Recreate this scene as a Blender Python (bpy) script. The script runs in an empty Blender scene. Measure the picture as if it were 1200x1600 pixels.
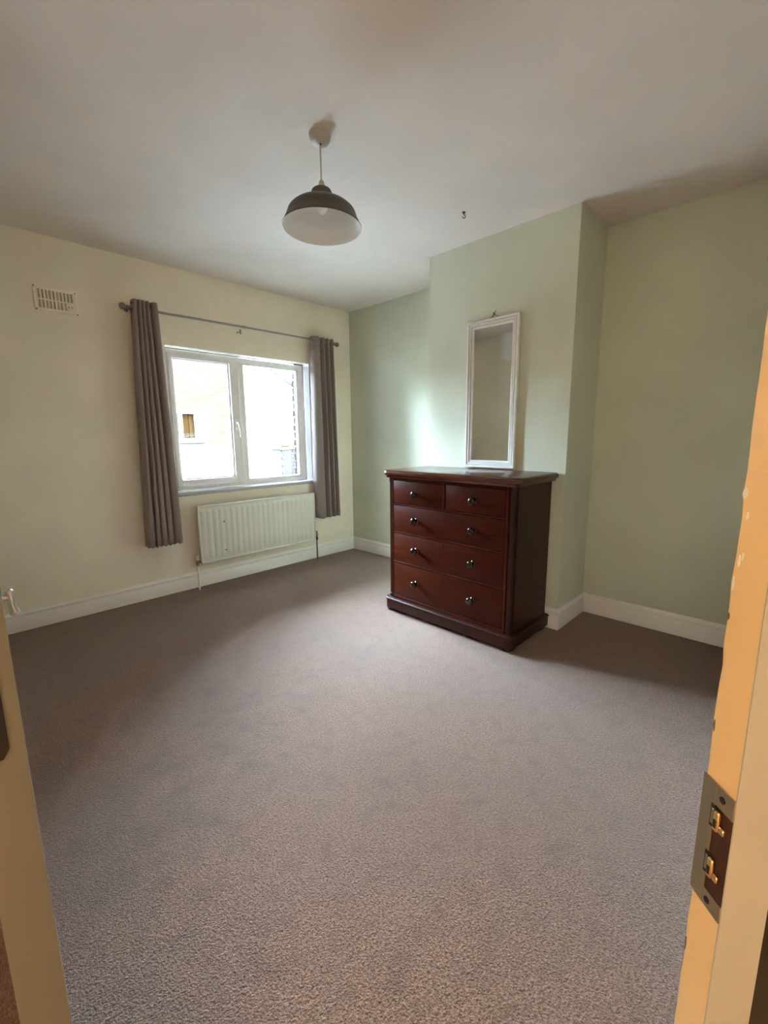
import bpy, bmesh, math, random
from mathutils import Vector, Matrix
random.seed(7)
C = bpy.context.scene.collection
SC = bpy.context.scene

# ------------------------------------------------------------------ camera
CAM = Vector((-3.198, -3.605, 1.242))
YAW, PITCH, ROLL, FPX = 0.77387, -0.171318, -0.009616, 685.62
cam = bpy.data.cameras.new('camera')
cam.sensor_fit = 'HORIZONTAL'
cam.sensor_width = 36.0
cam.lens = FPX * 36.0 / 1200.0
cam.clip_start = 0.02
cam_o = bpy.data.objects.new('camera', cam)
C.objects.link(cam_o)
_f = Vector((math.cos(YAW) * math.cos(PITCH), math.sin(YAW) * math.cos(PITCH), math.sin(PITCH)))
_r = Vector((math.sin(YAW), -math.cos(YAW), 0))
_u = _r.cross(_f)
_r2 = _r * math.cos(ROLL) + _u * math.sin(ROLL)
_u2 = -_r * math.sin(ROLL) + _u * math.cos(ROLL)
M = Matrix((_r2, _u2, -_f)).transposed().to_4x4()
M.translation = CAM
cam_o.matrix_world = M
SC.camera = cam_o

# ------------------------------------------------------------------ light
SKY_STRENGTH = 8.5
SUN_STRENGTH = 3.0
HALL_POWER = 10.9
SC.view_settings.view_transform = 'Standard'
SC.view_settings.look = 'None'
SC.view_settings.gamma = 1.0
SC.view_settings.use_curve_mapping = False
SC.view_settings.exposure = 4.88

world = bpy.data.worlds.new('daylight')
SC.world = world
world.use_nodes = True
bg = world.node_tree.nodes['Background']
bg.inputs['Color'].default_value = (0.57, 0.765, 1.0, 1)
bg.inputs['Strength'].default_value = SKY_STRENGTH

sun = bpy.data.lights.new('sun', 'SUN')
sun.energy = SUN_STRENGTH
sun.color = (1.0, 0.90, 0.72)
sun.angle = math.radians(0.6)
sun_o = bpy.data.objects.new('sun', sun)
C.objects.link(sun_o)
sun_o.rotation_euler = Vector((0.35, 1.0, -0.62)).to_track_quat('-Z', 'Y').to_euler()

# daylight portal in the window opening: it emits nothing, it only tells the renderer where the sky comes in
port = bpy.data.lights.new('sky_portal', 'AREA')
port.shape = 'RECTANGLE'
port.size, port.size_y = 1.36, 1.16
port.cycles.is_portal = True
port_o = bpy.data.objects.new('sky_portal', port)
C.objects.link(port_o)
port_o.location = (-1.195, 0.32, 1.37)
port_o.rotation_euler = Vector((0, -1, 0)).to_track_quat('-Z', 'Z').to_euler()

# warm lamp on the landing, left of the camera
hl = bpy.data.lights.new('landing_lamp', 'POINT')
hl.energy = HALL_POWER
hl.color = (1.0, 0.84, 0.64)
hl.shadow_soft_size = 0.22
hl_o = bpy.data.objects.new('landing_lamp', hl)
C.objects.link(hl_o)
hl_o.location = (-4.15, -3.36, 1.65)


# ------------------------------------------------------------------ materials
def new_mat(name):
    m = bpy.data.materials.new(name)
    m.use_nodes = True
    nt = m.node_tree
    return m, nt, nt.nodes['Principled BSDF']


def N(nt, t, **kw):
    n = nt.nodes.new(t)
    for k, v in kw.items():
        if k in n.inputs:
            n.inputs[k].default_value = v
        else:
            setattr(n, k, v)
    return n


def lin(r, g, b):
    def f(c):
        c /= 255.0
        return c / 12.92 if c <= 0.04045 else ((c + 0.055) / 1.055) ** 2.4
    return (f(r), f(g), f(b), 1)


def mixcol(nt, fac, a, b):
    n = nt.nodes.new('ShaderNodeMix')
    n.data_type = 'RGBA'
    if isinstance(fac, (int, float)):
        n.inputs[0].default_value = fac
    else:
        nt.links.new(fac, n.inputs[0])
    for i, v in ((6, a), (7, b)):
        if isinstance(v, tuple):
            n.inputs[i].default_value = v
        else:
            nt.links.new(v, n.inputs[i])
    return n.outputs[2]


def ramp(nt, src, p0, p1):
    n = nt.nodes.new('ShaderNodeMapRange')
    n.inputs['From Min'].default_value = p0
    n.inputs['From Max'].default_value = p1
    nt.links.new(src, n.inputs['Value'])
    return n.outputs['Result']


def noise(nt, scale, detail=3, stretch=None, rough=0.55):
    tc = nt.nodes.new('ShaderNodeTexCoord')
    src = tc.outputs['Object']
    if stretch:
        mp = nt.nodes.new('ShaderNodeMapping')
        mp.inputs['Scale'].default_value = stretch
        nt.links.new(src, mp.inputs['Vector'])
        src = mp.outputs['Vector']
    n = nt.nodes.new('ShaderNodeTexNoise')
    n.inputs['Scale'].default_value = scale
    n.inputs['Detail'].default_value = detail
    n.inputs['Roughness'].default_value = rough
    nt.links.new(src, n.inputs['Vector'])
    return n.outputs['Fac']


def bump(nt, bs, h, strength, dist):
    b = nt.nodes.new('ShaderNodeBump')
    b.inputs['Strength'].default_value = strength
    b.inputs['Distance'].default_value = dist
    nt.links.new(h, b.inputs['Height'])
    nt.links.new(b.outputs['Normal'], bs.inputs['Normal'])


def paint(name, col, rough=0.75, var=0.05, bscale=90, bstr=0.12, spec=0.3):
    m, nt, bs = new_mat(name)
    a = tuple(c * (1 - var) for c in col[:3]) + (1,)
    b = tuple(min(1, c * (1 + var)) for c in col[:3]) + (1,)
    nt.links.new(mixcol(nt, ramp(nt, noise(nt, 2.2, 4), 0.3, 0.7), a, b), bs.inputs['Base Color'])
    bs.inputs['Roughness'].default_value = rough
    bs.inputs['Specular IOR Level'].default_value = spec
    bump(nt, bs, noise(nt, bscale, 4), bstr, 0.002)
    return m


def metal(name, col, rough=0.3):
    m, nt, bs = new_mat(name)
    bs.inputs['Base Color'].default_value = col
    bs.inputs['Metallic'].default_value = 1
    nt.links.new(ramp(nt, noise(nt, 60, 3), -1.2 + rough, 3.5 - rough), bs.inputs['Roughness'])
    bs.inputs['Roughness'].default_value = rough
    return m


def wood(name, dark, light, stretch, rough=0.3, scale=6):
    m, nt, bs = new_mat(name)
    g1 = noise(nt, scale, 6, stretch, 0.65)
    g2 = noise(nt, 3.0, 3)
    c = mixcol(nt, ramp(nt, g1, 0.32, 0.68), dark, light)
    c2 = mixcol(nt, ramp(nt, g2, 0.35, 0.8), c, tuple(x * 0.62 for x in light[:3]) + (1,))
    nt.links.new(c2, bs.inputs['Base Color'])
    bs.inputs['Roughness'].default_value = rough
    bs.inputs['Specular IOR Level'].default_value = 0.11
    bump(nt, bs, g1, 0.08, 0.002)
    return m


CREAM = (0.90, 0.79, 0.625, 1)
GREEN = (0.63, 0.625, 0.475, 1)
m_cream = paint('cream_wall_paint', CREAM)
m_green = paint('sage_wall_paint', GREEN)
m_ceil = paint('ceiling_paint', (0.78, 0.67, 0.58, 1), rough=0.9, bscale=120, bstr=0.2)
m_trim = paint('white_gloss_paint', (0.92, 0.85, 0.78, 1), rough=0.38, var=0.03, bscale=40, bstr=0.08, spec=0.45)
m_upvc = paint('white_plastic_frame', (0.90, 0.82, 0.76, 1), rough=0.35, var=0.02, bscale=30, bstr=0.03, spec=0.5)
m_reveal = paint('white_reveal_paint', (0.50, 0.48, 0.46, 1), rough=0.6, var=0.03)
m_rad = paint('radiator_enamel', (0.74, 0.69, 0.58, 1), rough=0.35, var=0.03, bscale=25, bstr=0.05, spec=0.5)
m_rose = paint('rose_plastic', (0.50, 0.45, 0.40, 1), rough=0.4, var=0.03)
m_shade = paint('shade_grey_enamel', (0.085, 0.075, 0.058, 1), rough=0.45, var=0.08)
m_lining = paint('shade_white_enamel', (0.88, 0.85, 0.80, 1), rough=0.3, var=0.02, bstr=0.02, spec=0.5)
m_cord = paint('cream_flex', (0.55, 0.48, 0.34, 1), rough=0.6)
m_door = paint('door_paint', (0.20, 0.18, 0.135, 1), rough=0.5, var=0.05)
m_lining_wood = paint('door_lining_paint', (0.80, 0.55, 0.27, 1), rough=0.5, var=0.06, bscale=35)
m_stop = paint('door_stop_paint', (0.36, 0.34, 0.29, 1), rough=0.55, var=0.06, bscale=35)
m_chip = paint('bare_chip', (0.86, 0.80, 0.66, 1), rough=0.7)
m_chipdark = paint('dark_chip', (0.18, 0.13, 0.09, 1), rough=0.8)
m_dark = paint('dark_fitting', (0.022, 0.016, 0.014, 1), rough=0.5)
m_rodm = metal('rod_pewter', (0.30, 0.27, 0.25, 1), 0.38)
m_brass = metal('aged_brass', (0.52, 0.43, 0.26, 1), 0.34)
m_brassb = metal('bright_brass', (0.85, 0.62, 0.28, 1), 0.25)
m_chrome = metal('chrome', (0.60, 0.56, 0.50, 1), 0.12)
m_copper = metal('dull_copper', (0.30, 0.20, 0.13, 1), 0.5)
WD = (0.030, 0.005, 0.0018, 1)
WL = (0.082, 0.0130, 0.0035, 1)
m_woodf = wood('mahogany_fronts', WD, WL, (1.5, 1.0, 9.0), rough=0.34)
m_woods = wood('mahogany_sides', (0.022, 0.0065, 0.004, 1), (0.052, 0.0145, 0.0075, 1), (6, 6, 0.7), rough=0.4)
m_woodt = wood('mahogany_top', (0.040, 0.010, 0.005, 1), (0.11, 0.030, 0.014, 1), (9, 1, 4), rough=0.2)
m_knob = wood('ebonised_knob', (0.010, 0.005, 0.004, 1), (0.022, 0.009, 0.006, 1), (3, 3, 3), rough=0.12)
for m_, sp_, ro_ in ((m_knob, 0.6, 0.10), (m_woodt, 0.6, 0.16), (m_woods, 0.2, 0.38)):
    m_.node_tree.nodes['Principled BSDF'].inputs['Specular IOR Level'].default_value = sp_
    m_.node_tree.nodes['Principled BSDF'].inputs['Roughness'].default_value = ro_
m_gapdark = paint('shadow_gap', (0.012, 0.006, 0.004, 1), rough=0.9)

# carpet
m_carpet, nt, bs = new_mat('beige_carpet')
tuft = N(nt, 'ShaderNodeTexVoronoi', Scale=230.0)
tc = N(nt, 'ShaderNodeTexCoord')
nt.links.new(tc.outputs['Object'], tuft.inputs['Vector'])
fine = noise(nt, 135, 4, rough=0.75)
patch = noise(nt, 1.7, 5, rough=0.6)
mid = noise(nt, 14, 4, rough=0.6)
base = mixcol(nt, ramp(nt, fine, 0.36, 0.64), (0.122, 0.062, 0.036, 1), (0.355, 0.200, 0.130, 1))
base = mixcol(nt, ramp(nt, mid, 0.50, 0.75), base, (0.180, 0.099, 0.060, 1))
wear = mixcol(nt, ramp(nt, patch, 0.38, 0.72), base, mixcol(nt, 0.42, base, (0.17, 0.125, 0.095, 1)))
# trodden path and a few old marks, fixed places on the floor
marks = None
for (mx_, my_, mr_, ms_) in ((-2.86, -2.30, 0.28, 0.8), (-2.62, -2.06, 0.30, 1.0), (-2.38, -1.92, 0.26, 1.0), (-2.07, -1.90, 0.24, 0.7), (-1.70, -1.85, 0.20, 0.5), (-2.10, -2.60, 0.20, 0.45), (-2.95, -2.72, 0.22, 0.5), (-2.35, -1.62, 0.10, 0.8)):
    vd = N(nt, 'ShaderNodeVectorMath', operation='DISTANCE')
    nt.links.new(tc.outputs['Object'], vd.inputs[0])
    vd.inputs[1].default_value = (mx_, my_, 0)
    mr = N(nt, 'ShaderNodeMapRange')
    mr.interpolation_type = 'SMOOTHSTEP'
    mr.inputs['From Min'].default_value = mr_ * 1.25
    mr.inputs['From Max'].default_value = mr_ * 0.2
    mr.inputs['To Max'].default_value = ms_
    nt.links.new(vd.outputs['Value'], mr.inputs['Value'])
    if marks is None:
        marks = mr.outputs['Result']
    else:
        mxn = N(nt, 'ShaderNodeMath', operation='MAXIMUM')
        nt.links.new(marks, mxn.inputs[0])
        nt.links.new(mr.outputs['Result'], mxn.inputs[1])
        marks = mxn.outputs[0]
mmul = N(nt, 'ShaderNodeMath', operation='MULTIPLY')
nt.links.new(marks, mmul.inputs[0])
nt.links.new(ramp(nt, noise(nt, 5.5, 5, rough=0.65), 0.36, 0.68), mmul.inputs[1])
mdark = mixcol(nt, 0.5, wear, (0.085, 0.055, 0.040, 1))
nt.links.new(mixcol(nt, mmul.outputs[0], wear, mdark), bs.inputs['Base Color'])
bs.inputs['Roughness'].default_value = 1.0
bs.inputs['Specular IOR Level'].default_value = 0.05
bs.inputs['Sheen Weight'].default_value = 0.25
bs.inputs['Sheen Roughness'].default_value = 0.6
hsum = N(nt, 'ShaderNodeMath', operation='ADD')
nt.links.new(tuft.outputs['Distance'], hsum.inputs[0])
nt.links.new(fine, hsum.inputs[1])
bump(nt, bs, hsum.outputs[0], 0.6, 0.006)

# curtain cloth
m_cloth, nt, bs = new_mat('taupe_curtain_cloth')
wv = noise(nt, 260, 3, (1, 1, 0.25))
nt.links.new(mixcol(nt, wv, (0.225, 0.168, 0.148, 1), (0.34, 0.258, 0.228, 1)), bs.inputs['Base Color'])
bs.inputs['Roughness'].default_value = 0.9
bs.inputs['Sheen Weight'].default_value = 0.2
bs.inputs['Specular IOR Level'].default_value = 0.1
bump(nt, bs, wv, 0.2, 0.001)

# window glass: clear sheet with fresnel reflection
m_glass, nt, bs = new_mat('window_glass')
nt.nodes.remove(bs)
out = nt.nodes['Material Output']
tr = N(nt, 'ShaderNodeBsdfTransparent')
tr.inputs['Color'].default_value = (0.96, 0.98, 0.97, 1)
gl = N(nt, 'ShaderNodeBsdfGlossy', Roughness=0.02)
fr = N(nt, 'ShaderNodeFresnel', IOR=1.45)
mx = N(nt, 'ShaderNodeMixShader')
nt.links.new(fr.outputs[0], mx.inputs[0])
nt.links.new(tr.outputs[0], mx.inputs[1])
nt.links.new(gl.outputs[0], mx.inputs[2])
nt.links.new(mx.outputs[0], out.inputs['Surface'])

m_dullglass = m_glass.copy()
m_dullglass.name = 'dull_far_glass'
for n_ in m_dullglass.node_tree.nodes:
    if n_.type == 'FRESNEL':
        n_.inputs['IOR'].default_value = 1.012

m_mirror, nt, bs = new_mat('mirror_silver')
bs.inputs['Base Color'].default_value = (0.86, 0.87, 0.85, 1)
bs.inputs['Metallic'].default_value = 1
smear = noise(nt, 9, 5)
nt.links.new(ramp(nt, smear, 0.3, 4.5), bs.inputs['Roughness'])

m_bulb, nt, bs = new_mat('bulb_glass')
bs.inputs['Base Color'].default_value = (0.85, 0.84, 0.80, 1)
bs.inputs['Roughness'].default_value = 0.25

# outdoors
m_brick, nt, bs = new_mat('yellow_brick')
oi = N(nt, 'ShaderNodeObjectInfo')
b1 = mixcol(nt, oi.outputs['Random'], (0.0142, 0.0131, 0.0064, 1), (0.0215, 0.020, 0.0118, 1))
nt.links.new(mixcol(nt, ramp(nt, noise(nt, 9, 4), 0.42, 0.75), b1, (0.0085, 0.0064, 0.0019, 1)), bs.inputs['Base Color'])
bs.inputs['Roughness'].default_value = 0.95
bs.inputs['Specular IOR Level'].default_value = 0.0
bump(nt, bs, noise(nt, 60, 4), 0.5, 0.004)
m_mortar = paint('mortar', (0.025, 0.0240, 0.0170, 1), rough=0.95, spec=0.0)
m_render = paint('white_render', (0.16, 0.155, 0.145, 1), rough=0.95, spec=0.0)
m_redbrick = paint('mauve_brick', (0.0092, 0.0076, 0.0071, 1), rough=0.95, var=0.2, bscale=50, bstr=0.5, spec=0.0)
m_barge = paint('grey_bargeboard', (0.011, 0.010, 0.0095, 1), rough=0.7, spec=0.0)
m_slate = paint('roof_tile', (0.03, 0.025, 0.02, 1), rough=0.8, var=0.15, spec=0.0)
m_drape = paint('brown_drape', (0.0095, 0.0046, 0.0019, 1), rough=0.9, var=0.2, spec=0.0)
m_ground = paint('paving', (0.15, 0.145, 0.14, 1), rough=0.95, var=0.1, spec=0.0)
m_hallfloor = paint('landing_carpet', (0.06, 0.05, 0.04, 1), rough=1.0)


# ------------------------------------------------------------------ mesh builder
class MB:
    def __init__(s):
        s.bm = bmesh.new()

    def box(s, x0, x1, y0, y1, z0, z1, bev=0.0, seg=2):
        vs = [s.bm.verts.new((x, y, z)) for x in (x0, x1) for y in (y0, y1) for z in (z0, z1)]
        q = [(0, 1, 3, 2), (4, 6, 7, 5), (0, 4, 5, 1), (2, 3, 7, 6), (0, 2, 6, 4), (1, 5, 7, 3)]
        fs = [s.bm.faces.new([vs[i] for i in f]) for f in q]
        bmesh.ops.recalc_face_normals(s.bm, faces=fs)
        if bev:
            es = list({e for f in fs for e in f.edges})
            bmesh.ops.bevel(s.bm, geom=es, offset=bev, segments=seg, affect='EDGES', profile=0.5)
        return s

    def lathe(s, prof, o=(0, 0, 0), axis=(0, 0, 1), seg=32, cap=True):
        """prof: list of (radius, distance along axis)"""
        a = Vector(axis).normalized()
        t = Vector((1, 0, 0)) if abs(a.x) < 0.9 else Vector((0, 1, 0))
        u = a.cross(t).normalized()
        v = a.cross(u)
        o = Vector(o)
        rings = []
        for r, h in prof:
            if r < 1e-6:
                rings.append([s.bm.verts.new(o + a * h)])
            else:
                rings.append([s.bm.verts.new(o + a * h + (u * math.cos(2 * math.pi * k / seg) + v * math.sin(2 * math.pi * k / seg)) * r) for k in range(seg)])
        fs = []
        for A, B in zip(rings, rings[1:]):
            for k in range(seg):
                k2 = (k + 1) % seg
                if len(A) == 1 and len(B) == 1:
                    continue
                if len(A) == 1:
                    fs.append(s.bm.faces.new((A[0], B[k], B[k2])))
                elif len(B) == 1:
                    fs.append(s.bm.faces.new((A[k], B[0], A[k2])))
                else:
                    fs.append(s.bm.faces.new((A[k], B[k], B[k2], A[k2])))
        if cap:
            for Rg in (rings[0], rings[-1]):
                if len(Rg) > 2:
                    fs.append(s.bm.faces.new(Rg))
        bmesh.ops.recalc_face_normals(s.bm, faces=fs)
        return s

    def cyl(s, p0, p1, r, seg=16):
        d = Vector(p1) - Vector(p0)
        return s.lathe([(r, 0), (r, d.length)], p0, d, seg)

    def tube(s, pts, r, seg=10):
        pts = [Vector(p) for p in pts]
        rings = []
        u = None
        for i, p in enumerate(pts):
            d = (pts[min(i + 1, len(pts) - 1)] - pts[max(i - 1, 0)]).normalized()
            if u is None:
                t = Vector((0, 0, 1)) if abs(d.z) < 0.9 else Vector((1, 0, 0))
                u = d.cross(t).normalized()
            else:
                u = (u - d * u.dot(d)).normalized()
            v = d.cross(u)
            rr = r[i] if isinstance(r, (list, tuple)) else r
            rings.append([s.bm.verts.new(p + (u * math.cos(2 * math.pi * k / seg) + v * math.sin(2 * math.pi * k / seg)) * rr) for k in range(seg)])
        fs = []
        for A, B in zip(rings, rings[1:]):
            for k in range(seg):
                fs.append(s.bm.faces.new((A[k], B[k], B[(k + 1) % seg], A[(k + 1) % seg])))
        fs.append(s.bm.faces.new(rings[0]))
        fs.append(s.bm.faces.new(rings[-1]))
        bmesh.ops.recalc_face_normals(s.bm, faces=fs)
        return s

    def loft(s, loops, cap=True):
        """closed loops of equal length, joined in order"""
        R = [[s.bm.verts.new(p) for p in L] for L in loops]
        n = len(R[0])
        fs = []
        for A, B in zip(R, R[1:]):
            for k in range(n):
                fs.append(s.bm.faces.new((A[k], A[(k + 1) % n], B[(k + 1) % n], B[k])))
        if cap:
            fs.append(s.bm.faces.new(R[0]))
            fs.append(s.bm.faces.new(R[-1]))
        bmesh.ops.recalc_face_normals(s.bm, faces=fs)
        return s

    def sweep(s, prof, a, b, ma=0.0, mb=0.0, out=(0, -1, 0)):
        """extrude a profile of (depth, z) from point a to point b; ma/mb mitre the ends (metres of shift per metre of depth)"""
        a, b, out = Vector(a), Vector(b), Vector(out)
        d = (b - a).normalized()
        loops = []
        for p, m in ((a, ma), (b, mb)):
            loops.append([p + out * w + d * (m * w) + Vector((0, 0, z)) for w, z in prof])
        return s.loft(loops)

    def build(s, name, mat, parent=None, smooth=False, auto=None):
        me = bpy.data.meshes.new(name)
        if auto is not None:
            for f in s.bm.faces:
                f.smooth = True
            for e in s.bm.edges:
                if len(e.link_faces) == 2 and e.calc_face_angle(0) > math.radians(auto):
                    e.smooth = False
        elif smooth:
            for f in s.bm.faces:
                f.smooth = True
        s.bm.to_mesh(me)
        s.bm.free()
        for m in (mat if isinstance(mat, (list, tuple)) else [mat]):
            me.materials.append(m)
        o = bpy.data.objects.new(name, me)
        C.objects.link(o)
        if parent:
            o.parent = parent
            o.matrix_parent_inverse = Matrix.Translation(-wloc(parent))
        return o


def wloc(o):
    v = Vector(o.location)
    while o.parent:
        o = o.parent
        v = v + Vector(o.location) if False else v
    return Vector(v)


def thing(name, loc, label=None, cat=None, group=None, kind=None):
    o = bpy.data.objects.new(name, None)
    o.empty_display_size = 0.05
    C.objects.link(o)
    o.location = loc
    return tag(o, label, cat, group, kind)


def tag(o, label=None, cat=None, group=None, kind=None):
    if label:
        o['label'] = label
    if cat:
        o['category'] = cat
    if group:
        o['group'] = group
    if kind:
        o['kind'] = kind
    return o


def struct(o, label=None, cat=None):
    return tag(o, label, cat, None, 'structure')


def setorigin(o, p):
    """move a mesh's origin to p, its shape stays put"""
    p = Vector(p)
    o.data.transform(Matrix.Translation(-p))
    o.location = p
    return o


def rrect(x0, x1, y0, y1, r, off=0.0, z=0.0, rb=None, n=7):
    """outline of a rectangle with rounded corners on the x0 (front) side"""
    x0, x1, y0, y1 = x0 - off, x1, y0 - off, y1 + off
    r = max(r + off, 0.002)
    pts = []
    for cx, cy, a0 in ((x0 + r, y0 + r, 180), (x1, y0, None), (x1, y1, None), (x0 + r, y1 - r, 90)):
        if a0 is None:
            pts.append(Vector((cx, cy, z)))
        elif a0 == 180:
            for k in range(n + 1):
                a = math.radians(180 + 90 * k / n)
                pts.append(Vector((cx + r * math.cos(a), cy + r * math.sin(a), z)))
        else:
            for k in range(n + 1):
                a = math.radians(90 + 90 * k / n)
                pts.append(Vector((cx + r * math.cos(a), cy + r * math.sin(a), z)))
    return pts


# ------------------------------------------------------------------ room shell
H = 2.5
XL = -3.23           # left wall plane
XR2 = -0.092         # right alcove wall plane
BX, BY1, BY2 = -0.521, -2.533, -1.471   # chimney breast
YF = -3.567          # room face of the door wall
YH = -3.6195         # landing face of the door wall
WX0, WX1, WZ0, WZ1 = -1.862, -0.535, 0.795, 1.938   # window opening

struct(MB().box(-4.6, 0.2, -5.4, 0.0, -0.12, 0.0).build('floor', m_carpet), 'worn beige carpet covering the whole bedroom floor', 'floor')
struct(MB().box(-4.6, 0.2, -5.4, 0.3, H, H + 0.15).build('ceiling', m_ceil), 'plain off-white painted ceiling over the bedroom', 'ceiling')

b = MB()
b.box(-4.6, WX0, 0, 0.09, 0, H).box(WX1, 0.2, 0, 0.09, 0, H).box(WX0, WX1, 0, 0.09, 0, WZ0).box(WX0, WX1, 0, 0.09, WZ1, H)
wall_back = struct(b.build('wall_back', m_cream), 'cream painted wall around the window', 'wall')
# outer brick leaf of the window wall, with toothed bricks at the right reveal
b = MB()
b.box(-4.6, WX0 - 0.02, 0.09, 0.30, -0.4, H + 0.15).box(WX1 + 0.03, 0.2, 0.09, 0.30, -0.4, H + 0.15)
b.box(WX0 - 0.02, WX1 + 0.03, 0.09, 0.30, -0.4, WZ0 - 0.03).box(WX0 - 0.02, WX1 + 0.03, 0.09, 0.30, WZ1 + 0.03, H + 0.15)
b.build('outer_leaf', m_redbrick, wall_back)
me = None
for k in range(16):
    z = WZ0 - 0.02 + k * 0.075
    if me is None:
        o = MB().box(-0.055, 0.055, -0.05, 0.05, -0.0325, 0.0325, 0.006, 1).build('brick', m_redbrick)
        me = o.data
    else:
        o = bpy.data.objects.new('brick', me)
        C.objects.link(o)
    o.location = (WX1 + 0.084 + (0.0 if k % 2 else 0.007), 0.30, z + 0.0325)
    o.parent = wall_back

struct(MB().box(0.0, 0.15, BY2, 0.0, 0, H).build('wall_right', m_green), 'sage green wall of the recess between window wall and chimney breast', 'wall')
struct(MB().box(XR2, 0.15, -5.4, BY1, 0, H).build('wall_right', m_green), 'sage green wall of the recess right of the chimney breast', 'wall')
struct(MB().box(BX, 0.15, BY1, BY2, 0, H).build('wall_chimney', m_green), 'projecting sage green chimney breast behind the chest of drawers', 'wall')
b = MB()
b.box(XL - 0.10, XL, -2.20, 0.0, 0, H).box(-4.0, XL, -2.20, -2.10, 0, H)
b.box(-4.1, -4.0, YF, -2.10, 0, H)
struct(b.build('wall_left', m_cream), 'cream painted left wall beyond the open door', 'wall')
b = MB()
b.box(-2.715, XR2, YH, YF, 0, H)
struct(b.build('wall_front', m_cream), 'cream painted wall right of the bedroom doorway', 'wall')
b = MB()
b.box(-4.7, -4.6, -5.4, 0.3, 0, H).box(-4.6, 0.2, -5.5, -5.4, 0, H)
struct(b.build('wall_landing', m_cream), 'cream painted landing wall behind the doorway', 'wall')
struct(MB().box(-2.60, XR2, -5.4, YH - 0.002, 0.0, 0.008).build('floor_landing', m_hallfloor), 'dark landing carpet outside the doorway', 'floor')
# boxed-in pipe run high on the left wall (seen in the mirror)
struct(MB().box(XL, XL + 0.16, -2.19, -0.61, 2.21, H, 0.004).build('trim_1', m_trim), 'white boxing under the ceiling on the left wall, seen in the mirror', 'trim')

# baseboards
BP = [(0, 0.004), (0.018, 0.004), (0.018, 0.098), (0.014, 0.103), (0.014, 0.107), (0.017, 0.110), (0.0175, 0.118), (0.013, 0.126), (0.007, 0.131), (0.005, 0.138), (0, 0.138)]


def base(name, a, b, out, ma, mb, label):
    struct(MB().sweep(BP, a, b, ma, mb, out).build(name, m_trim, auto=50), label, 'baseboard')


base('baseboard_back', (XL, 0, 0), (0, 0, 0), (0, -1, 0), 1, -1, 'white moulded baseboard along the window wall behind the radiator')
base('baseboard_right', (0, 0, 0), (0, BY2, 0), (-1, 0, 0), 1, -1, 'white moulded baseboard of the recess beside the window wall')
base('baseboard_chimney', (0, BY2, 0), (BX, BY2, 0), (0, 1, 0), 1, 1, 'white moulded baseboard on the window side of the chimney breast')
base('baseboard_chimney', (BX, BY2, 0), (BX, BY1, 0), (-1, 0, 0), -1, 1, 'white moulded baseboard across the front of the chimney breast behind the chest')
base('baseboard_chimney', (BX, BY1, 0), (XR2, BY1, 0), (0, -1, 0), -1, -1, 'short white moulded baseboard on the right flank of the chimney breast')
base('baseboard_right', (XR2, BY1, 0), (XR2, YF, 0), (-1, 0, 0), 1, -1, 'white moulded baseboard of the recess right of the chimney breast')
base('baseboard_left', (XL, -2.20, 0), (XL, 0, 0), (1, 0, 0), 0, -1, 'white moulded baseboard along the left wall')
base('baseboard_front', (XR2, YF, 0), (-2.64, YF, 0), (0, 1, 0), 1, 0, 'white moulded baseboard along the door wall')

# ------------------------------------------------------------------ window
win = thing('window_1', (-1.2, 0.09, WZ0), 'white two-light window, opening casement left and fixed pane right, with inner sill', 'window', kind='structure')
Y0, Y1 = 0.075, 0.145
FX0, FX1, FZ0, FZ1 = WX0, WX1 - 0.02, 0.815, WZ1 - 0.012
MX0, MX1 = -1.262, -1.192
b = MB()
b.box(FX0, FX0 + 0.055, Y0, Y1, FZ0, FZ1, 0.004).box(FX1 - 0.055, FX1, Y0, Y1, FZ0, FZ1, 0.004)
b.box(FX0 + 0.05, FX1 - 0.05, Y0 + 0.0007, Y1 - 0.0007, FZ1 - 0.05, FZ1 - 0.0007, 0.004).box(FX0 + 0.05, FX1 - 0.05, Y0 + 0.0007, Y1 - 0.0007, FZ0 + 0.0007, FZ0 + 0.045, 0.004)
b.box(MX0, MX1, Y0, Y1, FZ0 + 0.04, FZ1 - 0.04, 0.004)
b.build('window_frame', m_upvc, win, auto=40)
# opening casement, left
SX0, SX1, SZ0, SZ1 = FX0 + 0.035, MX0 + 0.012, FZ0 + 0.03, FZ1 - 0.025
G = (-1.795, -1.322, 0.902, 1.862)
b = MB()
yo0, yo1 = Y0 - 0.018, Y0 + 0.045
b.box(SX0, G[0], yo0, yo1, SZ0, SZ1, 0.005).box(G[1], SX1, yo0, yo1, SZ0, SZ1, 0.005)
b.box(G[0] - 0.006, G[1] + 0.006, yo0 + 0.0007, yo1 - 0.0007, SZ0 + 0.0007, G[2], 0.005).box(G[0] - 0.006, G[1] + 0.006, yo0 + 0.0007, yo1 - 0.0007, G[3], SZ1 - 0.0007, 0.005)
sash = b.build('casement', m_upvc, win, auto=40)
b = MB()  # sloped glazing bead
for (x0, x1, z0, z1) in ((G[0], G[0] + 0.012, G[2], G[3]), (G[1] - 0.012, G[1], G[2], G[3]), (G[0], G[1], G[2], G[2] + 0.012), (G[0], G[1], G[3] - 0.012, G[3])):
    b.box(x0, x1, Y0 + 0.002, Y0 + 0.03, z0, z1, 0.003)
b.build('glazing_bead', m_upvc, sash, auto=40)
MB().box(G[0] - 0.005, G[1] + 0.005, Y0 + 0.02, Y0 + 0.026, G[2] - 0.005, G[3] + 0.005).build('pane', m_glass, sash)
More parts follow.
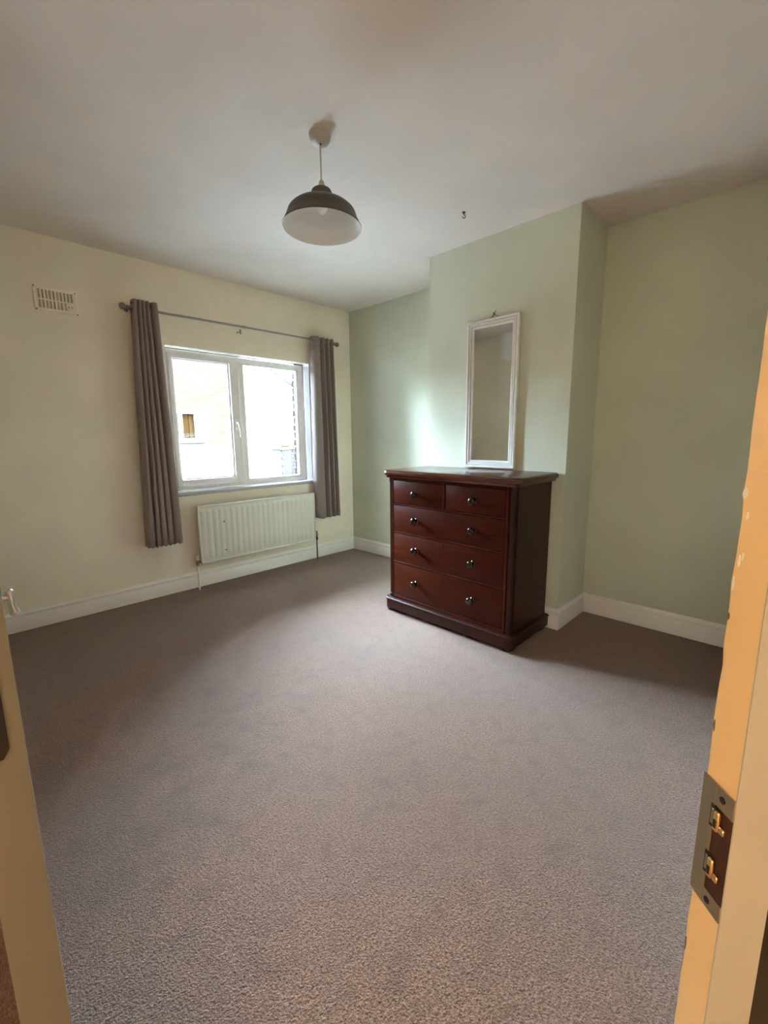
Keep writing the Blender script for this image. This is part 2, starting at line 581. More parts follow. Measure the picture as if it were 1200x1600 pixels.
# casement handle on the right stile
hx, hz = -1.288, 1.36
b = MB().box(hx - 0.012, hx + 0.012, yo0 - 0.012, yo0, hz - 0.055, hz + 0.045, 0.004)
b.tube([(hx, yo0 - 0.008, hz + 0.01), (hx, yo0 - 0.034, hz + 0.01), (hx + 0.004, yo0 - 0.042, hz - 0.005), (hx + 0.012, yo0 - 0.042, hz - 0.06), (hx + 0.014, yo0 - 0.040, hz - 0.115)], [0.010, 0.010, 0.011, 0.010, 0.008])
b.build('handle', m_upvc, sash, auto=40)
# fixed light, right
G2 = (MX1 + 0.0, FX1 - 0.055 - 0.022, 0.862, 1.890)
b = MB()
for (x0, x1, z0, z1) in ((MX1 - 0.005, MX1 + 0.012, 0.85, 1.88), (FX1 - 0.077, FX1 - 0.05, 0.85, 1.88), (MX1, FX1 - 0.05, 0.848, 0.872), (MX1, FX1 - 0.05, 1.868, 1.888)):
    b.box(x0, x1, Y0 + 0.004, Y0 + 0.034, z0, z1, 0.004)
b.build('glazing_bead', m_upvc, win, auto=40)
MB().box(MX1 - 0.005, FX1 - 0.05, Y0 + 0.024, Y0 + 0.030, 0.85, 1.89).build('pane', m_glass, win)
# reveal lining and sill board
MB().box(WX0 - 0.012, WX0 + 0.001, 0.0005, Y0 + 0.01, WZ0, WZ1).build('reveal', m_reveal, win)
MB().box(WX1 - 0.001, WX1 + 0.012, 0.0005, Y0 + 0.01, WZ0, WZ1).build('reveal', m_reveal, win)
MB().box(WX0, WX1, 0.0005, Y0 + 0.01, WZ1 - 0.001, WZ1 + 0.012).build('reveal', m_trim, win)
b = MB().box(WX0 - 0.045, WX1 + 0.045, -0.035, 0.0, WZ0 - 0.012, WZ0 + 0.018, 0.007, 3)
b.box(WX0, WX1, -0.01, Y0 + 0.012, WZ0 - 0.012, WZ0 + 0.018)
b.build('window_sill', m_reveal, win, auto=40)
MB().box(WX0 - 0.02, WX1 + 0.03, Y1 - 0.01, 0.36, WZ0 - 0.07, WZ0 - 0.005, 0.005).build('outer_sill', m_mortar, win)

# ------------------------------------------------------------------ curtains and rod
RY, RZ = -0.095, 2.142
rod = thing('curtain_rod', (-1.2, RY, RZ), 'thin pewter curtain rod with ball finial spanning above the window', 'curtain rod')
MB().cyl((-2.115, RY, RZ - 0.004), (-1.235, RY, RZ), 0.0085).build('pole', m_rodm, rod, auto=40)
MB().cyl((-1.255, RY, RZ), (-0.285, RY, RZ + 0.004), 0.0068).build('pole', m_rodm, rod, auto=40)
MB().cyl((-1.262, RY, RZ), (-1.235, RY, RZ), 0.0105).build('joint_collar', m_rodm, rod, auto=40)


def finial(x, s, name):
    b = MB().lathe([(0.0085, 0), (0.012, 0.004), (0.012, 0.010), (0.007, 0.014), (0.007, 0.018)], (x, RY, RZ - 0.004), (s, 0, 0), 16)
    prof = [(0.006, 0.016)]
    for k in range(1, 10):
        a = math.pi * k / 9
        prof.append((max(0.022 * math.sin(a), 0.0), 0.038 - 0.022 * math.cos(a)))
    b.lathe(prof, (x, RY, RZ - 0.004), (s, 0, 0), 20)
    b.build('finial', m_rodm, rod, auto=40)


finial(-2.112, -1, 'finial')
finial(-0.288, 1, 'finial')
for x in (-2.101, -0.297):
    b = MB().lathe([(0.013, 0), (0.013, 0.004), (0.007, 0.008), (0.005, 0.012), (0.005, 0.088)], (x, 0, RZ - 0.004), (0, -1, 0), 16)
    b.tube([(x, -0.078, RZ - 0.006), (x, -0.084, RZ - 0.017), (x, -0.096, RZ - 0.018), (x, -0.107, RZ - 0.010), (x, -0.108, RZ + 0.004)], 0.004, 8)
    b.build('bracket', m_rodm, rod, auto=40)
x = -1.262
b = MB().lathe([(0.007, 0), (0.007, 0.003), (0.004, 0.006), (0.004, 0.060)], (x, 0, RZ - 0.030), (0, -1, 0), 14)
b.box(x - 0.006, x + 0.006, -0.066, -0.052, RZ - 0.052, RZ - 0.012, 0.003)
b.build('bracket', m_rodm, rod, auto=40)


def curtain(name, loc, ctrl_top, ctrl_bot, z0, z1, label):
    """ctrl_*: plan polylines (x,y) of equal length, smoothly blended from top to bottom"""
    t = thing(name, loc, label, 'curtain')
    zr = [z1, RZ + 0.018, RZ - 0.020]
    zr += [zr[-1] + (z0 - zr[-1]) * k / 24 for k in range(1, 25)]
    nz = len(zr) - 1

    def dense(P, n=9):
        out = []
        for i in range(len(P) - 1):
            p0, p1, p2, p3 = P[max(i - 1, 0)], P[i], P[i + 1], P[min(i + 2, len(P) - 1)]
            for k in range(n):
                u = k / n
                out.append(tuple(0.5 * (2 * p1[j] + (p2[j] - p0[j]) * u + (2 * p0[j] - 5 * p1[j] + 4 * p2[j] - p3[j]) * u * u + (3 * p1[j] - p0[j] - 3 * p2[j] + p3[j]) * u ** 3) for j in (0, 1)))
        out.append(P[-1])
        return out
    T, B = dense(ctrl_top), dense(ctrl_bot)
    bm = bmesh.new()
    rows = []
    for i in range(nz + 1):
        f = (zr[i] - z1) / (z0 - z1)
        w = f ** 0.85
        row = []
        for k, (p, q) in enumerate(zip(T, B)):
            wob = 0.0035 * math.sin(5 * f + k * 0.21) * f
            dz = 0.006 * math.sin(k * 0.35) * (1 if i == nz else 0)
            row.append(bm.verts.new((p[0] * (1 - w) + q[0] * w + wob, p[1] * (1 - w) + q[1] * w + wob * 0.6, zr[i] + dz)))
        rows.append(row)
    for i, (A, B2) in enumerate(zip(rows, rows[1:])):
        for k in range(len(A) - 1):
            if i == 1 and abs((A[k].co.y + A[k + 1].co.y) / 2 - RY) < 0.017:
                continue                      # eyelet hole for the rod
            bm.faces.new((A[k], A[k + 1], B2[k + 1], B2[k]))
    bmesh.ops.recalc_face_normals(bm, faces=bm.faces)
    mb = MB()
    mb.bm.free()
    mb.bm = bm
    o = mb.build('cloth', m_cloth, t, smooth=True)
    md = o.modifiers.new('thickness', 'SOLIDIFY')
    md.thickness = 0.003
    md.offset = 0
    return t


# left curtain: five close folds
def zig(x0, x1, n, yf, yb, start=0):
    P = []
    for k in range(2 * n + 1):
        P.append((x0 + (x1 - x0) * k / (2 * n), yf if (k + start) % 2 == 0 else yb))
    return P


def folds(F, yf, yb):
    # each fold: a broad front between x0 and x1, a narrow crease behind
    P = []
    for k, (x0, x1) in enumerate(F):
        w = x1 - x0
        P += [(x0 + 0.10 * w, yf + 0.012), (x0 + 0.35 * w, yf), (x0 + 0.65 * w, yf), (x0 + 0.90 * w, yf + 0.012)]
        xb_ = (x1 + F[k + 1][0]) / 2 if k + 1 < len(F) else x1 + 0.001
        P += [(xb_ - 0.002, (yf + yb) / 2 + 0.01), (xb_, yb), (xb_ + 0.002, (yf + yb) / 2 + 0.01)] if k + 1 < len(F) else [(x1, (yf + yb) / 2), (x1 - 0.006, yb)]
    return [(F[0][0] + 0.004, yb), (F[0][0], (yf + yb) / 2)] + P


lt = folds([(-2.090, -2.062), (-2.059, -2.036), (-2.034, -2.011), (-2.007, -1.982), (-1.967, -1.928)], -0.135, -0.060)
lb = folds([(-2.150, -2.100), (-2.096, -2.057), (-2.054, -2.010), (-2.005, -1.962), (-1.957, -1.893)], -0.142, -0.055)
cl = curtain('curtain', (-2.02, -0.095, 0.43), lt, lb, 0.435, 2.190, 'taupe curtain hanging in close folds at the left end of the rod')
rt = [(-0.562, -0.070), (-0.548, -0.118), (-0.500, -0.132), (-0.470, -0.075), (-0.438, -0.132), (-0.410, -0.065), (-0.382, -0.132), (-0.355, -0.065), (-0.328, -0.130), (-0.306, -0.070)]
rb = [(-0.572, -0.055), (-0.556, -0.118), (-0.492, -0.142), (-0.455, -0.070), (-0.418, -0.142), (-0.388, -0.060), (-0.358, -0.142), (-0.330, -0.060), (-0.304, -0.140), (-0.282, -0.060)]
cr = curtain('curtain', (-0.43, -0.095, 0.43), rt, rb, 0.435, 2.172, 'taupe curtain at the right end of the rod near the room corner')


def eyelet(parent, p, d, r=0.021):
    b = MB()
    pts = []
    d = Vector(d).normalized()
    u = d.cross(Vector((0, 0, 1))).normalized()
    for k in range(21):
        a = 2 * math.pi * k / 20
        pts.append(Vector(p) + u * (math.cos(a) * r) + Vector((0, 0, math.sin(a) * r)))
    b.tube(pts, 0.004, 8)
    return b.build('eyelet', m_rodm, parent, smooth=True)


for k in range(10):
    xx = -2.092 + 0.167 * (k + 0.5) / 10
    eyelet(cl, (xx, -0.0985, RZ - 0.004), (0.9, 0.35 if k % 2 else -0.35, 0), 0.019)
for (xx, s) in ((-0.555, -1), (-0.485, 1), (-0.454, -1), (-0.424, 1), (-0.396, -1), (-0.368, 1), (-0.341, -1), (-0.317, 1)):
    eyelet(cr, (xx, -0.0985, RZ + 0.003), (0.9, 0.35 * s, 0), 0.019)

# ------------------------------------------------------------------ radiator
RX0, RX1, RZ0, RZ1, RFY = -1.752, -0.592, 0.218, 0.692, -0.098
rad = thing('radiator', ((RX0 + RX1) / 2, -0.06, RZ0), 'white ribbed panel radiator on the wall under the window', 'radiator')
nr = 22
pitch = (RX1 - RX0 - 0.036) / nr
xs, zs = [], []
cols = [(RX0, 0.0)]
for k in range(nr):
    x0 = RX0 + 0.018 + k * pitch
    cols += [(x0 + pitch * 0.02, 0), (x0 + pitch * 0.10, 0.45), (x0 + pitch * 0.20, 1), (x0 + pitch * 0.62, 1), (x0 + pitch * 0.72, 0.45), (x0 + pitch * 0.80, 0)]
cols.append((RX1, 0.0))
rowz = [(RZ0, 0.0), (RZ0 + 0.040, 0.0), (RZ0 + 0.046, 0.5), (RZ0 + 0.056, 1.0), (RZ0 + 0.075, 0.75), (RZ1 - 0.070, 0.75), (RZ1 - 0.052, 1.0), (RZ1 - 0.044, 0.5), (RZ1 - 0.038, 0.0), (RZ1, 0.0)]
bm = bmesh.new()
grid = []
for (z, wz) in rowz:
    grid.append([bm.verts.new((x, RFY + 0.006 - 0.0055 * w * wz, z)) for (x, w) in cols])
for A, B in zip(grid, grid[1:]):
    for k in range(len(A) - 1):
        bm.faces.new((A[k], A[k + 1], B[k + 1], B[k]))
mb = MB()
mb.bm.free()
mb.bm = bm
mb.box(RX0, RX1, RFY + 0.0062, RFY + 0.034, RZ0, RZ1, 0.003)
mb.build('front_panel', m_rad, rad, auto=60)
b = MB().box(RX0 - 0.002, RX1 + 0.002, RFY + 0.001, RFY + 0.036, RZ1 - 0.012, RZ1 + 0.003, 0.003).box(RX0 - 0.002, RX0 + 0.010, RFY + 0.001, RFY + 0.036, RZ0, RZ1, 0.003)
b.box(RX1 - 0.010, RX1 + 0.002, RFY + 0.001, RFY + 0.036, RZ0, RZ1, 0.003).box(RX0 - 0.002, RX1 + 0.002, RFY + 0.001, RFY + 0.036, RZ0 - 0.002, RZ0 + 0.012, 0.003)
b.build('seam', m_rad, rad, auto=50)
for x in (RX0 + 0.16, RX1 - 0.16):
    MB().box(x - 0.018, x + 0.018, RFY + 0.034, -0.0015, RZ0 + 0.06, RZ1 - 0.05, 0.002).build('bracket', m_rad, rad)
for (x, z) in ((-1.538, 0.545), (-1.537, 0.300)):
    MB().box(x - 0.009, x + 0.007, RFY - 0.0012, RFY + 0.002, z - 0.005, z + 0.005, 0.0015, 1).build('paint_chip', m_chipdark, rad)
# lockshield valve, left
vx = RX0 - 0.028
vy = -0.075
b = MB().lathe([(0.008, 0), (0.008, 0.012), (0.014, 0.013), (0.014, 0.030), (0.009, 0.031), (0.009, 0.055)], (vx, vy, 0.205), (0, 0, 1), 14)
b.cyl((vx, vy, 0.236), (RX0 + 0.012, vy, 0.236), 0.010)
v1 = b.build('valve', m_copper, rad, auto=40)
MB().lathe([(0.011, 0), (0.0145, 0.004), (0.0145, 0.030), (0.011, 0.036), (0.0, 0.037)], (vx, vy, 0.252), (0, 0, 1), 16).build('valve_cap', m_rad, v1, auto=40)
MB().cyl((vx, vy, 0.0), (vx, vy, 0.208), 0.0075).build('pipe', m_trim, rad, auto=40)
# valve, right
vx2 = RX1 + 0.026
b = MB().lathe([(0.008, 0), (0.008, 0.012), (0.014, 0.013), (0.014, 0.032), (0.009, 0.033), (0.009, 0.052)], (vx2, vy, 0.205), (0, 0, 1), 14)
b.cyl((vx2, vy, 0.236), (RX1 - 0.012, vy, 0.236), 0.010)
v2 = b.build('valve', m_dark, rad, auto=40)
MB().lathe([(0.012, 0), (0.018, 0.006), (0.018, 0.014), (0.010, 0.020), (0.010, 0.05), (0.0, 0.053)], (vx2, vy, 0.252), (0, 0, 1), 16).build('valve_cap', m_copper, v2, auto=40)
MB().cyl((vx2, vy, 0.0), (vx2, vy, 0.208), 0.0075).build('pipe', m_copper, rad, auto=40)

# ------------------------------------------------------------------ wall vent
VX0, VX1, VZ0, VZ1 = -2.622, -2.392, 2.045, 2.192
vent = thing('air_vent', ((VX0 + VX1) / 2, 0, VZ0), 'cream painted louvred air vent high on the window wall', 'air vent')
m_vent = paint('vent_paint', (0.90, 0.79, 0.62, 1), rough=0.6)
b = MB()
b.box(VX0, VX1, -0.006, 0, VZ0, VZ0 + 0.020, 0.002).box(VX0, VX1, -0.006, 0, VZ1 - 0.018, VZ1, 0.002)
b.box(VX0, VX0 + 0.014, -0.006, 0, VZ0 + 0.018, VZ1 - 0.016, 0.002).box(VX1 - 0.020, VX1, -0.006, 0, VZ0 + 0.018, VZ1 - 0.016, 0.002)
b.box(VX0 + 0.012, VX1 - 0.018, -0.005, 0, 2.112, 2.120)
b.box(VX1 - 0.062, VX1 - 0.018, -0.0055, 0, VZ0 + 0.016, 2.112, 0.002)
b.build('frame', m_vent, vent, auto=40)
m_ventback = paint('vent_void', (0.50, 0.42, 0.30, 1), rough=0.9)
MB().box(VX0 + 0.01, VX1 - 0.015, -0.0012, 0.0005, VZ0 + 0.015, VZ1 - 0.012).build('back_plate', m_ventback, vent)
me = None
ns = 11
for k in range(ns):
    x = VX0 + 0.0135 + k * 0.0192
    for (z0, z1) in ((VZ0 + 0.018, 2.113), (2.119, VZ1 - 0.016)):
        if z0 < 2.1 and x > VX1 - 0.066:
            continue
        o = MB().box(x, x + 0.0085, -0.0058, -0.001, z0, z1, 0.0015, 1).build('slat', m_vent, vent)
for (x, z) in ((VX0 + 0.006, VZ1 - 0.004), (VX1 - 0.008, VZ1 - 0.010), (VX0 + 0.008, VZ0 + 0.006), (VX1 - 0.005, VZ0 + 0.005)):
    MB().lathe([(0.0035, 0), (0.0045, 0.001), (0.0, 0.003)], (x, -0.0055, z), (0, -1, 0), 10).build('screw', m_chipdark, vent)
for x in (VX1 - 0.050, VX1 - 0.032):
    MB().box(x - 0.004, x + 0.005, -0.0068, -0.0045, 2.086, 2.094, 0.001, 1).build('slider_slot', m_ventback, vent)

# ------------------------------------------------------------------ socket on the recess wall
m_socket = paint('painted_socket', (0.64, 0.60, 0.47, 1), rough=0.5, var=0.02)
so = thing('wall_socket', (0, -0.398, 0.375), 'double wall socket painted over in sage green beside the chest', 'socket')
b = MB().box(-0.010, 0, -0.471, -0.325, 0.332, 0.418, 0.004)
b.build('plate', m_socket, so, auto=40)
for yc in (-0.436, -0.360):
    MB().box(-0.0125, -0.0095, yc - 0.006, yc + 0.006, 0.392, 0.408, 0.0012, 1).build('switch', m_socket, so)
    b = MB().box(-0.0104, -0.0098, yc - 0.004, yc + 0.004, 0.374, 0.377)
    b.box(-0.0104, -0.0098, yc - 0.013, yc - 0.007, 0.352, 0.355).box(-0.0104, -0.0098, yc + 0.007, yc + 0.013, 0.352, 0.355)
    b.build('pin_holes', m_ventback, so)

# ------------------------------------------------------------------ pendant lamp
PX, PY = -1.878, -1.958
pen = thing('pendant_lamp', (PX, PY, H), 'ceiling pendant with dark grey enamel dome shade and white inside', 'pendant lamp')
MB().lathe([(0.0, 0.0), (0.046, 0.0), (0.0465, 0.006), (0.044, 0.020), (0.036, 0.034), (0.022, 0.041), (0.010, 0.044), (0.006, 0.048), (0, 0.049)], (PX, PY, H), (0, 0, -1), 40, cap=False).build('ceiling_rose', m_rose, pen, auto=40)
MB().lathe([(0.0035, 0), (0.004, 0.002), (0, 0.004)], (PX - 0.006, PY - 0.010, H - 0.0435), (-0.1, -0.25, -1), 10).build('screw', m_dark, pen)
tx, ty = 0.002, 0.002   # cord hangs a touch out of true
MB().tube([(PX, PY, H - 0.046), (PX + tx * 0.2, PY + ty * 0.2, 2.42), (PX + tx * 0.6, PY + ty * 0.6, 2.36), (PX + tx, PY + ty, 2.31)], 0.0036, 8).build('cord', m_cord, pen, smooth=True)
LX, LY = PX + tx, PY + ty
ax = Vector((0.022, 0.006, 1)).normalized()      # the shade hangs slightly tilted
ctr = Vector((LX, LY, 2.292))
ORG = ctr - ax * 0.1525
MB().lathe([(0.006, 0.186), (0.010, 0.182), (0.013, 0.170), (0.013, 0.150), (0.019, 0.148), (0.019, 0.090), (0.0, 0.088)], ORG, ax, 20, cap=False).build('lamp_holder', m_cord, pen, auto=40)
sh = [(0.013, 0.155), (0.024, 0.1545), (0.034, 0.1515), (0.041, 0.146), (0.0445, 0.138), (0.0465, 0.107), (0.049, 0.1035), (0.066, 0.101), (0.088, 0.096), (0.106, 0.090), (0.122, 0.081), (0.134, 0.0715), (0.1405, 0.065), (0.1455, 0.058), (0.151, 0.042), (0.157, 0.028), (0.165, 0.011), (0.172, 0.0), (0.1715, -0.003)]
si = [(max(r - 0.0022, 0.012), h - 0.0016) for r, h in sh[:-1]] + [(0.1695, -0.003)]
MB().lathe(sh, ORG, ax, 64, cap=False).build('shade', m_shade, pen, auto=45)
MB().lathe(si + [(0.1715, -0.0031)], ORG, ax, 64, cap=False).build('shade_lining', m_lining, pen, auto=45)
bp = [(0.012, 0.09), (0.013, 0.078), (0.022, 0.062), (0.028, 0.045), (0.028, 0.034), (0.022, 0.020), (0.010, 0.012), (0, 0.0105)]
MB().lathe([(r * 0.85, h * 0.8 + 0.045) for r, h in bp], ORG, ax, 24, cap=False).build('bulb', m_bulb, pen, smooth=True)

# ceiling hook
hk = thing('ceiling_hook', (-0.886, -2.009, H), 'tiny dark metal hook screwed into the ceiling', 'hook')
b = MB().lathe([(0.009, 0), (0.009, 0.003), (0.003, 0.005), (0.003, 0.012)], (-0.886, -2.009, H), (0, 0, -1), 12)
b.build('screw_plate', m_dark, hk, auto=40)
pts = []
for k in range(13):
    a = math.radians(90 - 270 * k / 12)
    pts.append((-0.886 + 0.009 * math.cos(a) * 0.7, -2.009 - 0.009 * math.cos(a) * 0.7, H - 0.021 + 0.009 * math.sin(a)))
MB().tube(pts, 0.0022, 8).build('hook', m_dark, hk, smooth=True)

# ------------------------------------------------------------------ chest of drawers
CY0, CY1 = -2.462, -1.500      # carcass sides
CXF, CXB = -1.005, -0.545
ch = thing('chest_of_drawers', (-0.79, -1.981, 0), 'antique dark mahogany chest with two short and three long drawers against the chimney breast', 'chest of drawers')
# top with moulded edge
TX0, TX1, TY0, TY1 = -1.040, -0.530, -2.495, -1.468
prof = [(-0.016, 0.962), (-0.014, 0.972), (-0.006, 0.979), (-0.002, 0.980), (0.000, 0.984), (0.0015, 0.992), (0.000, 1.001), (-0.004, 1.007), (-0.010, 1.010), (-0.014, 1.0125)]
MB().loft([rrect(TX0, TX1, TY0, TY1, 0.055, o, z) for o, z in prof]).build('top', m_woodt, ch, auto=50)
# carcass: sides, back, rails, stiles, corner columns
for ya in (CY0, CY1 - 0.022):
    MB().box(-0.962, CXB, ya, ya + 0.022, 0.10, 0.966).build('side_panel', m_woods, ch)
bs_ = MB().box(CXB - 0.012, CXB, CY0 + 0.02, CY1 - 0.02, 0.10, 0.966).box(-0.90, CXB - 0.012, CY0 + 0.02, CY1 - 0.02, 0.10, 0.112)
bs_.build('back_panel', m_woods, ch)
DY0, DY1 = -2.409, -1.553
rails = [(0.944, 0.966), (0.7735, 0.7855), (0.5775, 0.5885), (0.3640, 0.3745), (0.098, 0.1235)]
b = MB()
for z0, z1 in rails:
    b.box(CXF, CXF + 0.05, DY0, DY1, z0, z1, 0.0015, 1)
b.box(CXF, CXF + 0.05, DY0 - 0.016, DY0 - 0.0005, 0.098, 0.966, 0.002, 1).box(CXF, CXF + 0.05, DY1 + 0.0005, DY1 + 0.016, 0.098, 0.966, 0.002, 1)
b.box(CXF - 0.002, CXF + 0.05, -1.989, -1.967, 0.7850, 0.9445, 0.002, 1)
b.build('face_frame', m_woodf, ch)
MB().box(CXF + 0.03, CXF + 0.055, DY0 - 0.03, DY1 + 0.03, 0.10, 0.96).build('gap_shade_panel', m_gapdark, ch)  # near-black panel, paints in the shade behind the drawer gaps
for yc in (CY0 + 0.0245, CY1 - 0.0245):
    pr_ = [(0.0225, 0.096), (0.0225, 0.125), (0.0195, 0.128), (0.0195, 0.930), (0.0225, 0.934), (0.0225, 0.966)]
    MB().lathe(pr_, (CXF + 0.0245, yc, 0), (0, 0, 1), 28).build('corner_column', m_woods, ch, auto=40)
    s = -1 if yc < -2 else 1
    MB().box(CXF + 0.014, CXF + 0.046, yc - 0.016, yc + 0.016, 0.10, 0.96).build('groove_shade_fill', m_gapdark, ch)  # near-black fill, paints in the shade of the grooves beside the column
# plinth and feet
pp = [(0.0, 0.024), (0.0, 0.083), (0.004, 0.086), (0.006, 0.091), (0.004, 0.096), (-0.002, 0.099), (-0.010, 0.101), (-0.020, 0.102)]
PX0, PX1, PY0, PY1 = -1.028, -0.545, -2.486, -1.476
MB().loft([rrect(PX0, PX1, PY0, PY1, 0.045, o, z) for o, z in pp]).build('plinth', m_woods, ch, auto=50)
for fx in (PX0 + 0.045, PX1 - 0.05):
    for fy in (PY0 + 0.045, PY1 - 0.045):
        MB().lathe([(0.030, 0), (0.038, 0.006), (0.041, 0.014), (0.036, 0.022), (0.034, 0.026)], (fx, fy, 0), (0, 0, 1), 24).build('foot', m_woods, ch, auto=50)
# drawers
g = 0.0022
KN = (-1.762, -2.205)
rows = [(0.7855, 0.944, (( -1.967, DY1, (KN[0],)), (DY0, -1.989, (KN[1],)))), (0.5885, 0.7735, ((DY0, DY1, KN),)), (0.3745, 0.5775, ((DY0, DY1, KN),)), (0.1235, 0.3640, ((DY0, DY1, KN),))]
KZ = (0.862, 0.685, 0.481, 0.250)
m_esc = paint('escutcheon', (0.014, 0.008, 0.006, 1), rough=0.4)
for (z0, z1, cells), kz in zip(rows, KZ):
    for (y0, y1, kn) in cells:
        d = MB().box(CXF + 0.0015, CXF + 0.030, y0 + g, y1 - g, z0 + g + 0.0005, z1 - g - 0.0005, 0.0018, 2).build('drawer', m_woodf, ch, auto=40)
        for ky in kn:
            kp = [(0.0175, 0.0), (0.018, 0.003), (0.013, 0.007), (0.0105, 0.012), (0.011, 0.018), (0.017, 0.023), (0.0215, 0.028), (0.0235, 0.034), (0.0225, 0.040), (0.018, 0.045), (0.010, 0.0475), (0, 0.048)]
            MB().lathe(kp, (CXF + 0.0015, ky, kz), (-1, 0, 0), 28).build('knob', m_knob, d, auto=60)
        ec = (y0 + y1) / 2 if len(kn) == 2 else kn[0]
        b = MB().lathe([(0.006, 0), (0.006, 0.0015), (0, 0.002)], (CXF + 0.0015, ec, z1 - 0.026), (-1, 0, 0), 14)
        b.box(CXF - 0.0003, CXF + 0.002, ec - 0.0022, ec + 0.0022, z1 - 0.044, z1 - 0.026)
        b.build('keyhole', m_esc, d)

# ------------------------------------------------------------------ mirror
MY0, MY1, MZ0, MZ1 = -2.202, -1.820, 1.0215, 1.990
mir = thing('wall_mirror', (BX - 0.01, (MY0 + MY1) / 2, MZ0), 'tall narrow mirror in a white stepped frame above the chest', 'mirror')
FW = 0.050
stp = [(0.0, 0.0), (0.0, 0.020), (0.003, 0.023), (0.015, 0.023), (0.016, 0.012), (0.021, 0.012), (0.022, 0.020), (0.031, 0.020), (0.032, 0.009), (0.037, 0.009), (0.038, 0.015), (0.045, 0.015), (0.050, 0.008), (0.050, 0.0)]


def mitre_bar(p0, p1, inward, ext):
    """frame member: profile (inward, proud) swept along the edge with mitred ends"""
    b = MB()
    p0, p1, inward = Vector(p0), Vector(p1), Vector(inward)
    d = (p1 - p0).normalized()
    loops = [[p0 + inward * w + d * w + Vector((-1, 0, 0)) * h for w, h in stp], [p1 + inward * w - d * w + Vector((-1, 0, 0)) * h for w, h in stp]]
    return b.loft(loops)


XB = BX - 0.004
cor = [Vector((XB, MY1, MZ0)), Vector((XB, MY0, MZ0)), Vector((XB, MY0, MZ1)), Vector((XB, MY1, MZ1))]
inw = [Vector((0, 0, 1)), Vector((0, 1, 0)), Vector((0, 0, -1)), Vector((0, -1, 0))]
m_mframe = paint('mirror_frame_paint', (0.78, 0.74, 0.68, 1), rough=0.35, var=0.02, bstr=0.04, spec=0.45)
for i in range(4):
    mitre_bar(cor[i], cor[(i + 1) % 4], inw[i], 0).build('frame_bar', m_mframe, mir)
MB().box(XB - 0.007, XB - 0.003, MY0 + 0.045, MY1 - 0.045, MZ0 + 0.045, MZ1 - 0.045).build('glass', m_mirror, mir)
MB().box(XB - 0.003, XB + 0.003, MY0 + 0.01, MY1 - 0.01, MZ0 + 0.01, MZ1 - 0.01).build('back_board', m_dark, mir)
b = MB().tube([(BX - 0.006, -1.955, MZ1 - 0.01), (BX - 0.006, -2.012, MZ1 + 0.024), (BX - 0.006, -2.07, MZ1 - 0.01)], 0.0013, 6)
b.tube([(BX - 0.005, -1.995, MZ1 + 0.004), (BX - 0.008, -2.02, MZ1 + 0.030), (BX - 0.01, -2.024, MZ1 + 0.048)], 0.0014, 6)
b.build('hanging_wire', m_dark, mir)
nl = thing('nail', (BX, -2.014, MZ1 + 0.026), 'small dark nail in the chimney breast holding the mirror wire', 'nail')
MB().lathe([(0.0018, -0.012), (0.0018, 0.016), (0.0045, 0.017), (0.004, 0.0195), (0, 0.020)], (BX, -2.014, MZ1 + 0.026), (-1, 0, 0.15), 10).build('shank', m_dark, nl)

# ------------------------------------------------------------------ door lining with strike plate (right)
# built flat with the strike face at x = JX, then turned: the doorway stands at 45 degrees to the room
JX, JW, JD = -2.738, 0.0336, 0.0415
J0 = Vector((JX, YF, 0))
lin_ = thing('trim_2', (CAM.x + 0.458, CAM.y + 0.0385, 0), 'chipped cream door post on the right, with brass strike plate', 'door frame', kind='structure')
lin_.rotation_euler = (0, 0, math.radians(-44.4))
bm = bmesh.new()
# post with a slightly worn, uneven arris: rows of vertices up the edge
rows_ = []
nzj = 110
for i in range(nzj + 1):
    z = 2.05 * i / nzj
    j = 0.0006 * math.sin(i * 1.7) + random.uniform(-0.0005, 0.0005)
    if random.random() < 0.06 and not 0.80 < z < 0.95:
        j -= random.uniform(0.001, 0.0022)
    yA = YF + j
    rows_.append([bm.verts.new(p) for p in ((JX + JD, YF, z), (JX + 0.0016, yA, z), (JX + 0.0004, yA - 0.0004, z), (JX, yA - 0.0016, z), (JX, YF - JW + 0.002, z), (JX, YF - JW, z), (JX + JD, YF - JW, z))])
for A, B in zip(rows_, rows_[1:]):
    for k in range(6):
        bm.faces.new((A[k], A[k + 1], B[k + 1], B[k]))
    bm.faces.new((A[6], A[0], B[0], B[6]))
bm.faces.new(rows_[-1])
bmesh.ops.recalc_face_normals(bm, faces=bm.faces)
mb = MB()
mb.bm.free()
mb.bm = bm
jp = [mb.build('jamb', m_lining_wood, lin_)]
jp.append(MB().box(JX - 0.0004, JX + JD, YF - JW - 0.0016, YF - JW + 0.0004, 0, 2.05, 0.0006, 1).build('architrave', m_stop, lin_))
def flake(a_, z, w, h, m):
    n_ = 9
    pts_ = []
    for k in range(n_):
        t_ = 2 * math.pi * k / n_
        q_ = random.uniform(0.6, 1.05)
        pts_.append((YF - a_ + math.cos(t_) * w / 2 * q_, z + math.sin(t_) * h / 2 * q_))
    return MB().loft([[Vector((JX - 0.0004, y_, z_)) for y_, z_ in pts_], [Vector((JX + 0.0004, y_, z_)) for y_, z_ in pts_]]).build('paint_chip', m, lin_)


# chips where filler or wood shows
for (z, a_, h, w) in ((1.193, 0.0028, 0.012, 0.006), (1.176, 0.0075, 0.008, 0.003), (1.137, 0.0052, 0.012, 0.003), (1.142, 0.0082, 0.010, 0.0025), (1.118, 0.0022, 0.016, 0.003)):
    jp.append(flake(a_, z, w, h, m_chip))
for (z, a_, h, w) in ((1.088, 0.0020, 0.008, 0.0025), (0.985, 0.0020, 0.012, 0.0025), (0.75, 0.0020, 0.02, 0.002)):
    jp.append(flake(a_, z, w, h, m_chipdark))
